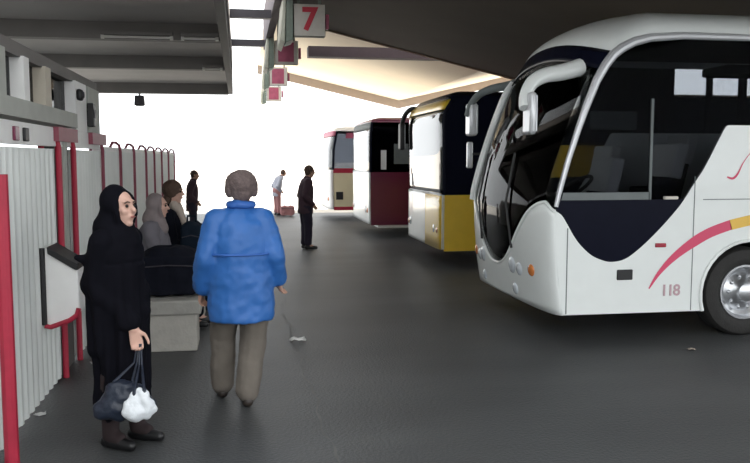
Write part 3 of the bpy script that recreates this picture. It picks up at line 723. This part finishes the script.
def add_hand(mb, w_, d, side, k=1.0, curl=0.5, up=None):
    """palm, four fingers and a thumb from wrist w_ along d; side is the thumb side direction"""
    d = Vector(d).normalized(); t = Vector(side); t = (t-d*t.dot(d)).normalized(); n = d.cross(t)
    w_ = Vector(w_)
    palm = 0.085*k
    for o in (-0.028, -0.009, 0.010, 0.028):
        mb.cap(w_+t*o*0.5*k, 0.018*k, w_+d*palm+t*o*k, 0.0125*k, 8)
    for o, L in ((0.030, 0.070), (0.010, 0.080), (-0.010, 0.074), (-0.030, 0.058)):
        p = w_+d*palm+t*o*k; a = curl*0.5; r = 0.0098
        for seg, f in enumerate((0.45, 0.32, 0.23)):
            dd = d*math.cos(a)+n*math.sin(a); q = p+dd*L*f*k
            mb.cap(p, r*k, q, (r-0.0012)*k, 8); p = q; a += curl; r -= 0.0012
    p = w_+d*0.02*k+t*0.025*k
    for dd, L, r in ((t*0.75+d*0.6+n*0.3, 0.042, 0.0125), (t*0.35+d*0.9+n*0.4, 0.034, 0.0105), (t*0.1+d*0.9+n*0.5, 0.026, 0.0095)):
        q = p+dd.normalized()*L*k; mb.cap(p, r*k, q, r*0.93*k, 8); p = q

def figure(name, label, loc, rz, J, skin, parts, head_k=1.0, head_rot=None, voxel=0.007, curl=0.6, legs_skin=True):
    """J: joints in the person's own frame (x right, y ahead, z up)"""
    t = thing(name, label, 'person', loc, rz)
    mb = MB()
    hr = head_rot or Matrix.Identity(3)
    add_head(mb, J['head'], head_k, hr, True, J.get('ears', True))
    neck = J['neck']; ch = J['chest']; pv = J['pelvis']
    mb.chain((J['head']+hr @ V(0, -0.015, -0.05), 0.052), (neck, 0.056), (ch+V(0, 0, 0.05), 0.09))
    mb.sphere(ch, (0.13, 0.09, 0.15)); mb.chain((ch, 0.09), (pv, 0.10)); mb.sphere(pv, (0.12, 0.09, 0.09))
    for s_ in ('L', 'R'):
        sx = -1 if s_ == 'L' else 1
        mb.chain((ch+V(0, 0, 0.08), 0.07), (J['sh'+s_], 0.052), (J['el'+s_], 0.036), (J['wr'+s_], 0.027))
        d = J.get('hd'+s_) or (J['wr'+s_]-J['el'+s_])
        add_hand(mb, J['wr'+s_], d, J.get('th'+s_) or V(-sx*0.3, 1, 0), head_k, curl)
        mb.chain((J['hip'+s_], 0.072), (J['kn'+s_], 0.050), (J['an'+s_], 0.036))
        toe = J['toe'+s_]
        mb.chain((J['an'+s_], 0.040), (J['an'+s_]+(toe-J['an'+s_])*0.5+V(0, 0, -0.015), 0.034), (toe, 0.026))
    body = fused(mb, 'body', skin, t, voxel, 2)
    face_parts(J['head'], head_k, hr, t, t)
    parts(t, J)
    return t
def shoes(t, J, m, voxel=0.009):
    for s_ in ('L', 'R'):
        an, toe = J['an'+s_], J['toe'+s_]; z = toe.z
        d = (V(toe.x-an.x, toe.y-an.y, 0)).normalized()
        heel = V(an.x, an.y, min(an.z-0.045, toe.z+0.01))-d*0.03
        mb = MB(); mb.chain((V(heel.x, heel.y, max(heel.z, 0.04)), 0.040), (V((an.x+toe.x)/2, (an.y+toe.y)/2, max(z, 0.038)), 0.042), (V(toe.x, toe.y, max(z, 0.034)), 0.034))
        mb.chain((an, 0.046), (V(heel.x, heel.y, max(heel.z, 0.04))+d*0.03, 0.044))
        mb.v = [(v[0], v[1], max(v[2], 0.004)) for v in mb.v]
        fused(mb, 'shoe', m, t, voxel, 2)
def trousers(t, J, m, r=(0.115, 0.085, 0.072), voxel=0.011, end=0.03, wr=0.007):
    mb = MB(); mb.sphere(J['pelvis'], (0.165, 0.125, 0.125))
    for s_ in ('L', 'R'):
        an = J['an'+s_]; kn = J['kn'+s_]
        e = an+(kn-an).normalized()*end
        mb.chain((J['hip'+s_], r[0]), (kn, r[1]), (e, r[2]))
    return fused(mb, 'trousers', m, t, voxel, 4, wr, 9)
def coat(t, J, m, name='jacket', chest=(0.205, 0.150, 0.20), hem=None, arm=(0.085, 0.072, 0.058), voxel=0.011, wr=0.010, hemr=(0.20, 0.155)):
    mb = MB(); ch = J['chest']
    mb.sphere(ch, chest)
    h = hem if hem is not None else J['pelvis']+V(0, 0, -0.02)
    mb.loft([(h+V(0, 0, -0.09), hemr[0]*0.97, hemr[1]*0.97), (h+V(0, 0, -0.06), hemr[0], hemr[1]), (h, hemr[0], hemr[1])] + [(h+(ch-h)*f, chest[0]*f+hemr[0]*(1-f), chest[1]*f+hemr[1]*(1-f)) for f in (0.25, 0.5, 0.75, 1.0)])
    for s_ in ('L', 'R'):
        e = J['wr'+s_]+(J['el'+s_]-J['wr'+s_])*0.05
        mb.chain((ch+V(0, 0, 0.10), 0.10), (J['sh'+s_], arm[0]), (J['el'+s_], arm[1]), (e, arm[2]))
    mb.chain((ch+V(0, 0, 0.10), 0.10), (J['neck']+V(0, 0, -0.03), 0.085))
    return fused(mb, name, m, t, voxel, 5, wr, 8)
def hair(t, J, m, k=1.0, rot=None, back=0.0, low=0.0, r=(0.084, 0.100, 0.098), bushy=0.0):
    rot = rot or Matrix.Identity(3); hc = J['head']; mb = MB()
    mb.sphere(hc+rot @ (V(0, -0.022, 0.030)*k), tuple(x*k for x in r), 18, 12, rot)
    mb.sphere(hc+rot @ (V(0, -0.052-back, -0.025-low)*k), (0.074*k, 0.055*k, 0.072*k), 16, 10, rot)
    for sx in (-1, 1): mb.sphere(hc+rot @ (V(sx*(0.070+bushy*0.6), -0.018-bushy*0.4, 0.0)*k), ((0.018+bushy*0.5)*k, 0.045*k, (0.055+bushy*0.4)*k), 12, 8, rot)
    return fused(mb, 'hair', m, t, 0.009, 2, 0.006, 40)
def Rx(a): return Matrix.Rotation(math.radians(a), 3, 'X')
def Rz(a): return Matrix.Rotation(math.radians(a), 3, 'Z')

# ---- man in the blue jacket, walking away
J = dict(head=V(0.015, 0.05, 1.535), neck=V(0.01, 0.01, 1.42), chest=V(0, 0, 1.20), pelvis=V(0, 0, 0.90),
         shL=V(-0.16, 0, 1.315), elL=V(-0.235, -0.05, 1.06), wrL=V(-0.265, 0.06, 0.84), shR=V(0.16, 0, 1.315), elR=V(0.225, -0.05, 1.06), wrR=V(0.262, 0.04, 0.89),
         hipL=V(-0.095, 0.01, 0.86), knL=V(-0.125, 0.17, 0.47), anL=V(-0.135, 0.20, 0.10), toeL=V(-0.145, 0.36, 0.035),
         hipR=V(0.095, 0, 0.86), knR=V(0.085, 0.05, 0.47), anR=V(0.030, -0.06, 0.10), toeR=V(0.020, 0.11, 0.035))
def dress(t, J):
    jk = coat(t, J, 'blue_nylon', hem=V(0, 0, 0.70), chest=(0.215, 0.165, 0.22), hemr=(0.235, 0.175), arm=(0.092, 0.082, 0.070), wr=0.014)
    cl = MB(); n = 20
    for i in range(n):
        a, b = 2*PI*i/n, 2*PI*(i+1)/n
        cl.cap(V(0.01+0.082*math.cos(a), 0.012+0.085*math.sin(a), 1.425), 0.027, V(0.01+0.082*math.cos(b), 0.012+0.085*math.sin(b), 1.425), 0.027, 8)
    fused(cl, 'collar', 'blue_dark', t, 0.010, 3, 0.004, 14)
    ym = MB().tube([V(0.24*math.cos(a), 0.175*math.sin(a)-0.004, 1.09) for a in [PI+PI*i/16 for i in range(17)]], 0.008, 8)
    ym.build('back_seam', 'blue_dark', t)
    trousers(t, J, 'trouser', (0.125, 0.096, 0.086), end=0.01, wr=0.009)
    shoes(t, J, 'brown_leather')
    hair(t, J, 'hair_brown', 1.05, Rx(-8), r=(0.108, 0.108, 0.096), bushy=0.022)
figure('person', 'person in bright blue jacket and grey-brown trousers, walking away from the camera', (0.0, 5.66, 0), math.radians(3), J, 'skin', dress, 1.05, Rx(-8))

# ---- woman in the black chador
hr = Rz(-6) @ Rx(6)
J = dict(ears=False, head=V(0.0, 0.035, 1.455), neck=V(0, 0.0, 1.335), chest=V(0, 0, 1.14), pelvis=V(0, -0.01, 0.84),
         shL=V(-0.135, 0, 1.26), elL=V(-0.13, -0.02, 1.0), wrL=V(-0.06, 0.03, 0.80), shR=V(0.135, 0, 1.26), elR=V(0.145, -0.06, 0.99), wrR=V(0.085, 0.165, 0.745),
         hdR=V(-0.1, 0.15, -1), hdL=V(0.1, 0.0, -1), thR=V(-0.6, 1, 0), thL=V(0.6, 1, 0),
         hipL=V(-0.085, 0, 0.80), knL=V(-0.09, 0.02, 0.44), anL=V(-0.09, 0.05, 0.09), toeL=V(-0.10, 0.20, 0.03),
         hipR=V(0.085, 0, 0.80), knR=V(0.09, 0.0, 0.44), anR=V(0.085, -0.02, 0.09), toeR=V(0.10, 0.135, 0.03))
def dress(t, J):
    hc = J['head']; mb = MB()
    mb.sphere(hc+hr @ V(0, -0.035, 0.026), (0.098, 0.098, 0.118), 18, 12, hr)
    for a in range(20):    # edge of the hood round the face
        an = 2*PI*a/20; bn = 2*PI*(a+1)/20
        f = lambda q: hc+hr @ V(0.080*math.sin(q), 0.035-0.010*math.cos(q)-0.015*(math.cos(q) < -0.5), -0.012+0.108*math.cos(q))
        mb.cap(f(an), 0.020, f(bn), 0.020, 8)
    mb.chain((hc+V(0, -0.05, -0.04), 0.09), (V(0, -0.03, 1.33), 0.115), (V(0, 0, 1.24), 0.15))
    mb.chain((V(0, 0.03, 1.345), 0.070), (V(0, 0.05, 1.25), 0.10))
    mb.sphere(V(0, 0, 1.18), (0.185, 0.150, 0.16))
    mb.loft([(V(0.0, 0.01, 0.20), 0.165, 0.155), (V(0, 0.01, 0.45), 0.150, 0.145), (V(0, 0.01, 0.75), 0.165, 0.150), (V(0, 0, 0.95), 0.175, 0.15), (V(0, 0, 1.12), 0.18, 0.15)])
    mb.chain((J['shR'], 0.078), (J['elR']+V(0.0, -0.005, 0.02), 0.074), (J['wrR']+V(0.0, -0.02, 0.035), 0.058))
    mb.chain((J['shL'], 0.078), (J['elL'], 0.072), (V(-0.07, 0.10, 0.82), 0.07))
    mb.cap(V(0.14, -0.06, 1.14), 0.05, V(0.20, -0.13, 1.17), 0.022)
    mb.cap(V(0.12, -0.05, 1.06), 0.07, V(0.12, -0.05, 0.62), 0.06); mb.cap(V(-0.10, 0.08, 0.95), 0.07, V(-0.11, 0.08, 0.34), 0.05)
    def fold(c):
        if c.z > 1.2: return 0
        a = math.atan2(c.y, c.x); f = min(1, (1.2-c.z)/0.5)
        return f*0.013*(math.sin(a*9+c.z*2.0)+0.6*math.sin(a*15-c.z*3))
    fused(mb, 'chador', 'black_cloth', t, 0.010, 4, 0.007, 7, fold)
    st_ = MB()
    for s_ in ('L', 'R'): st_.chain((J['kn'+s_], 0.064), (J['an'+s_]+V(0, 0, -0.01), 0.050), (J['an'+s_]*0.55+J['toe'+s_]*0.45+V(0, 0, 0.0), 0.042))
    fused(st_, 'stockings', 'stocking', t, 0.010, 2)
    shoes(t, J, 'leather')
WR = math.radians(-118)
figure('person', 'person in a long black chador with bare face, standing by the panels holding bags', (-0.735, 4.98, 0), WR, J, 'skin_pale', dress, 1.0, hr, curl=0.9)
# her bags, hanging from the lowered hand
def to_world(p, loc=(-0.735, 4.98, 0), rz=WR):
    c, s_ = math.cos(rz), math.sin(rz); return Vector((loc[0]+c*p[0]-s_*p[1], loc[1]+s_*p[0]+c*p[1], loc[2]+p[2]))
hand = to_world((0.075, 0.185, 0.655))
def carrier(name, label, m, c, rx, ry, z0, z1, hx, seed, wr=0.02, rim=None):
    t = thing(name, label, 'bag', (c[0], c[1], 0), 0)
    mb = MB()
    for i in range(7):
        f = i/6; z = z0+0.05+(z1-z0-0.06)*f; q = 1.0-0.35*f**2
        mb.sphere((0, 0, z), (rx*q, ry*q, 0.05))
    off = Vector((seed*3.1, seed, seed*1.7))
    fused(mb, 'bag_body', m, t, 0.009, 3, wr, 11, lambda co: 0.02*noise.noise(co*7+off))
    hw = Vector((hx[0]-c[0], hx[1]-c[1], hx[2]))
    for sx in (-1, 1):
        MB().tube([(sx*rx*0.45, 0, z1-0.05), (sx*rx*0.3, 0, z1+0.03), (hw.x*0.8+sx*0.008, hw.y*0.8, (z1+hw.z)/2), (hw.x+sx*0.004, hw.y, hw.z)], [0.016, 0.010, 0.006, 0.005], 8).build('handle', 'navy_bag', t)
    return t
carrier('carrier_bag', 'dark navy plastic carrier bag hanging low at the black-robed figure', 'navy_bag', (-0.675, 4.68), 0.17, 0.075, 0.24, 0.44, hand, 1)
carrier('carrier_bag', 'crumpled white plastic carrier bag hanging in front of the navy bag', 'white_bag', (-0.575, 4.575), 0.085, 0.04, 0.28, 0.42, hand+Vector((0.015, -0.01, 0)), 5, 0.03)

# ---- seated figures
def seated(h=0.47, lean=0.0, head=(0, 0.05, 0)):
    return dict(head=V(head[0], 0.03+lean+head[1], h+0.78+head[2]), neck=V(0, lean, h+0.66), chest=V(0, lean*0.6, h+0.43), pelvis=V(0, 0, h+0.11),
                shL=V(-0.17, lean, h+0.56), elL=V(-0.22, 0.06+lean, h+0.30), wrL=V(-0.10, 0.27, h+0.22), shR=V(0.17, lean, h+0.56), elR=V(0.22, 0.06+lean, h+0.30), wrR=V(0.10, 0.27, h+0.22),
                hdL=V(0.5, 1, -0.2), hdR=V(-0.5, 1, -0.2), thL=V(0.3, 0.2, 1), thR=V(-0.3, 0.2, 1),
                hipL=V(-0.09, 0.06, h+0.09), knL=V(-0.10, 0.44, h+0.08), anL=V(-0.10, 0.45, 0.10), toeL=V(-0.11, 0.60, 0.035),
                hipR=V(0.09, 0.06, h+0.09), knR=V(0.10, 0.44, h+0.08), anR=V(0.10, 0.43, 0.10), toeR=V(0.11, 0.58, 0.035))
def scarf(t, J, m, rot=None, drop=0.12):
    rot = rot or Matrix.Identity(3); hc = J['head']; mb = MB()
    mb.sphere(hc+rot @ V(0, -0.032, 0.026), (0.096, 0.098, 0.112), 18, 12, rot)
    mb.chain((hc+rot @ V(0, -0.04, -0.05), 0.088), (J['neck']+V(0, -0.02, -0.02), 0.10))
    for a in range(16):
        f = lambda q: hc+rot @ V(0.078*math.sin(q), 0.032-0.010*math.cos(q), -0.012+0.104*math.cos(q))
        mb.cap(f(2*PI*a/16), 0.018, f(2*PI*(a+1)/16), 0.018, 8)
    mb.chain((J['neck']+V(0, 0.04, 0.0), 0.07), (J['neck']+V(0, 0.09, -drop), 0.06))
    return fused(mb, 'headscarf', m, t, 0.010, 3, 0.005, 12)
J1 = seated(0.47, 0.06, (0, 0.02, -0.005)); J1['ears'] = False
J1['wrR'] = V(0.16, 0.30, 0.66); J1['hdR'] = V(0, 0.6, -1)
def dress(t, J):
    coat(t, J, 'grey_cloth', 'coat', chest=(0.20, 0.15, 0.19), hem=V(0, 0.05, 0.60), hemr=(0.20, 0.19)); scarf(t, J, 'grey_scarf')
    trousers(t, J, 'black_coat', (0.125, 0.105, 0.085)); shoes(t, J, 'leather')
figure('person', 'person in grey headscarf and grey coat, seated on the concrete bench', (-0.93, 8.45, 0.015), math.radians(-97), J1, 'skin_pale', dress, 1.0, None, 0.009)
J2 = seated(0.47, 0.02, (0, 0.02, 0.10)); J2['neck'] = V(0, 0.03, 1.20); J2['chest'] = V(0, 0.01, 0.95)
for s_, sx in (('L', -1), ('R', 1)): J2['sh'+s_] = V(sx*0.18, 0.02, 1.10)
def dress(t, J):
    coat(t, J, 'black_coat', 'coat', chest=(0.21, 0.155, 0.22), hem=V(0, 0.08, 0.58), hemr=(0.21, 0.20), arm=(0.092, 0.082, 0.066)); hair(t, J, 'hair_dark', 1.08, None, 0.01, 0.06, r=(0.094, 0.106, 0.104))
    mb = MB(); mb.chain((J['neck']+V(-0.06, 0.05, 0.0), 0.055), (J['neck']+V(0, 0.10, -0.06), 0.05), (J['neck']+V(0.06, 0.05, 0.0), 0.055))
    mb.cap(J['neck']+V(0.02, 0.10, -0.06), 0.045, J['neck']+V(0.03, 0.16, -0.22), 0.04)
    fused(mb, 'scarf', 'beige_scarf', t, 0.010, 3, 0.005, 12)
    trousers(t, J, 'black_coat', (0.13, 0.11, 0.09)); shoes(t, J, 'leather')
figure('person', 'person with dark brown hair, pale scarf and black coat, seated farther along the bench', (-0.80, 9.35, 0.015), math.radians(-100), J2, 'skin_pale', dress, 1.05, None, 0.009)

def holdall(name, label, m, loc, dx, dy, dz, rz=0.0):
    t = thing(name, label, 'bag', loc, rz)
    mb = MB()
    for ix in (-1, 1):
        for iy in (-1, 1):
            r = min(dx, dy)*0.42
            mb.chain((V(ix*(dx/2-r), iy*(dy/2-r), r), r), (V(ix*(dx/2-r)*0.9, iy*(dy/2-r)*0.9, dz-r*0.9), r*0.9))
    mb.box(-dx/2*0.8, dx/2*0.8, -dy/2*0.9, dy/2*0.9, 0.02, dz*0.93); mb.box(-dx/2*0.95, dx/2*0.95, -dy/2*0.75, dy/2*0.75, 0.05, dz*0.9)
    fused(mb, 'bag_body', m, t, 0.014, 5, 0.012, 9)
    MB().tube([(-dx*0.2, 0, dz-0.03), (-dx*0.17, 0, dz+0.05), (dx*0.17, 0, dz+0.05), (dx*0.2, 0, dz-0.03)], 0.013, 8).build('handle', m, t)
    MB().tube([(-dx*0.40, -dy*0.48, dz*0.72), (0, -dy*0.52, dz*0.76), (dx*0.40, -dy*0.48, dz*0.72)], 0.006, 6).build('zip', 'dark_metal', t)
    return t
holdall('holdall', 'large bulging black holdall on the near end of the concrete bench', 'black_coat', (-0.66, 7.72, 0.472), 0.62, 0.55, 0.40)
holdall('rucksack', 'upright blue-black rucksack on the bench beside the blue-jacketed walker', 'teal_black', (-0.52, 8.90, 0.472), 0.24, 0.36, 0.60)

# ---- standing man in profile
def standing(k=1.0, stoop=0.03, arms=None):
    j = dict(head=V(0, 0.02+stoop*1.6, 1.54), neck=V(0, stoop, 1.42), chest=V(0, stoop*0.4, 1.20), pelvis=V(0, -0.01, 0.90),
             shL=V(-0.175, stoop*0.6, 1.33), elL=V(-0.22, -0.06, 1.06), wrL=V(-0.14, 0.10, 0.90), shR=V(0.175, stoop*0.6, 1.33), elR=V(0.22, -0.05, 1.06), wrR=V(0.14, 0.11, 0.90),
             hipL=V(-0.085, 0, 0.86), knL=V(-0.09, 0.02, 0.47), anL=V(-0.09, 0.0, 0.10), toeL=V(-0.10, 0.16, 0.035),
             hipR=V(0.085, 0, 0.86), knR=V(0.09, 0.04, 0.47), anR=V(0.09, 0.03, 0.10), toeR=V(0.11, 0.19, 0.035))
    return {a: (b*k if a[:2] not in ('hd', 'th') else b) for a, b in j.items()}
def simple_dress(top, bottom, hair_m, shoe='leather', k=1.0, hem=0.80):
    def dress(t, J):
        coat(t, J, top, hem=V(0, 0, hem*k), chest=(0.20*k, 0.15*k, 0.19*k), hemr=(0.19*k, 0.15*k), arm=(0.085*k, 0.072*k, 0.058*k), voxel=0.014)
        trousers(t, J, bottom, (0.115*k, 0.088*k, 0.076*k), voxel=0.014); shoes(t, J, shoe, 0.012); hair(t, J, hair_m, k)
    return dress
figure('person', 'person in plum-brown jacket and dark trousers, standing in profile facing the coaches', (1.24, 15.35, 0), math.radians(-82), standing(0.97, 0.05), 'skin', simple_dress('plum_cloth', 'navy_cloth', 'hair_dark', k=0.97), 0.97, Rx(-8), 0.010)
figure('person', 'thin distant person in dark clothes, seen against the glare beyond the bench', (-1.02, 17.7, 0), math.radians(-88), standing(0.90, 0.04), 'skin', simple_dress('plum_cloth', 'navy_cloth', 'hair_dark', k=0.86), 0.92, Rx(-5), 0.011)
figure('person', 'distant stooping person in pale grey top, in the glare beyond the blue jacket', (1.12, 24.6, 0), math.radians(-70), standing(0.84, 0.16), 'skin', simple_dress('pale_grey_cloth', 'rust_cloth', 'hair_dark', k=0.84), 0.88, Rx(-15), 0.011)
holdall('travel_bag', 'rust brown travel bag on the ground beside the distant stooping person', 'rust_cloth', (1.42, 24.3, 0.002), 0.45, 0.3, 0.32)

# ------------------------------------------------------------------ litter
def litter(name, label, x, y, s, seed, m='paper'):
    random.seed(seed); n = 5; rows = []
    for i in range(n):
        rows.append([(x+(i/(n-1)-0.5)*s+random.uniform(-.1, .1)*s, y+(j/(n-1)-0.5)*s*0.8+random.uniform(-.1, .1)*s, 0.006+random.uniform(0, 0.25)*s) for j in range(n)])
    return tag(MB().grid(rows).build(name, m, smooth=True, solid=0.002, angle=80), label, 'litter')
litter('paper_scrap', 'white paper scrap at the foot of the nearest ribbed panel', -1.36, 5.62, 0.07, 1)
litter('paper_scrap', 'white paper scrap on the ground behind the black-robed figure', -1.22, 7.0, 0.10, 2)
litter('paper_scrap', 'pale flattened scrap on the asphalt right of the blue-jacketed walker', 0.53, 7.55, 0.14, 3)
litter('dry_leaf', 'small pale leaf on the asphalt below the white coach wheel', 4.05, 6.6, 0.07, 4, 'beige_scarf')
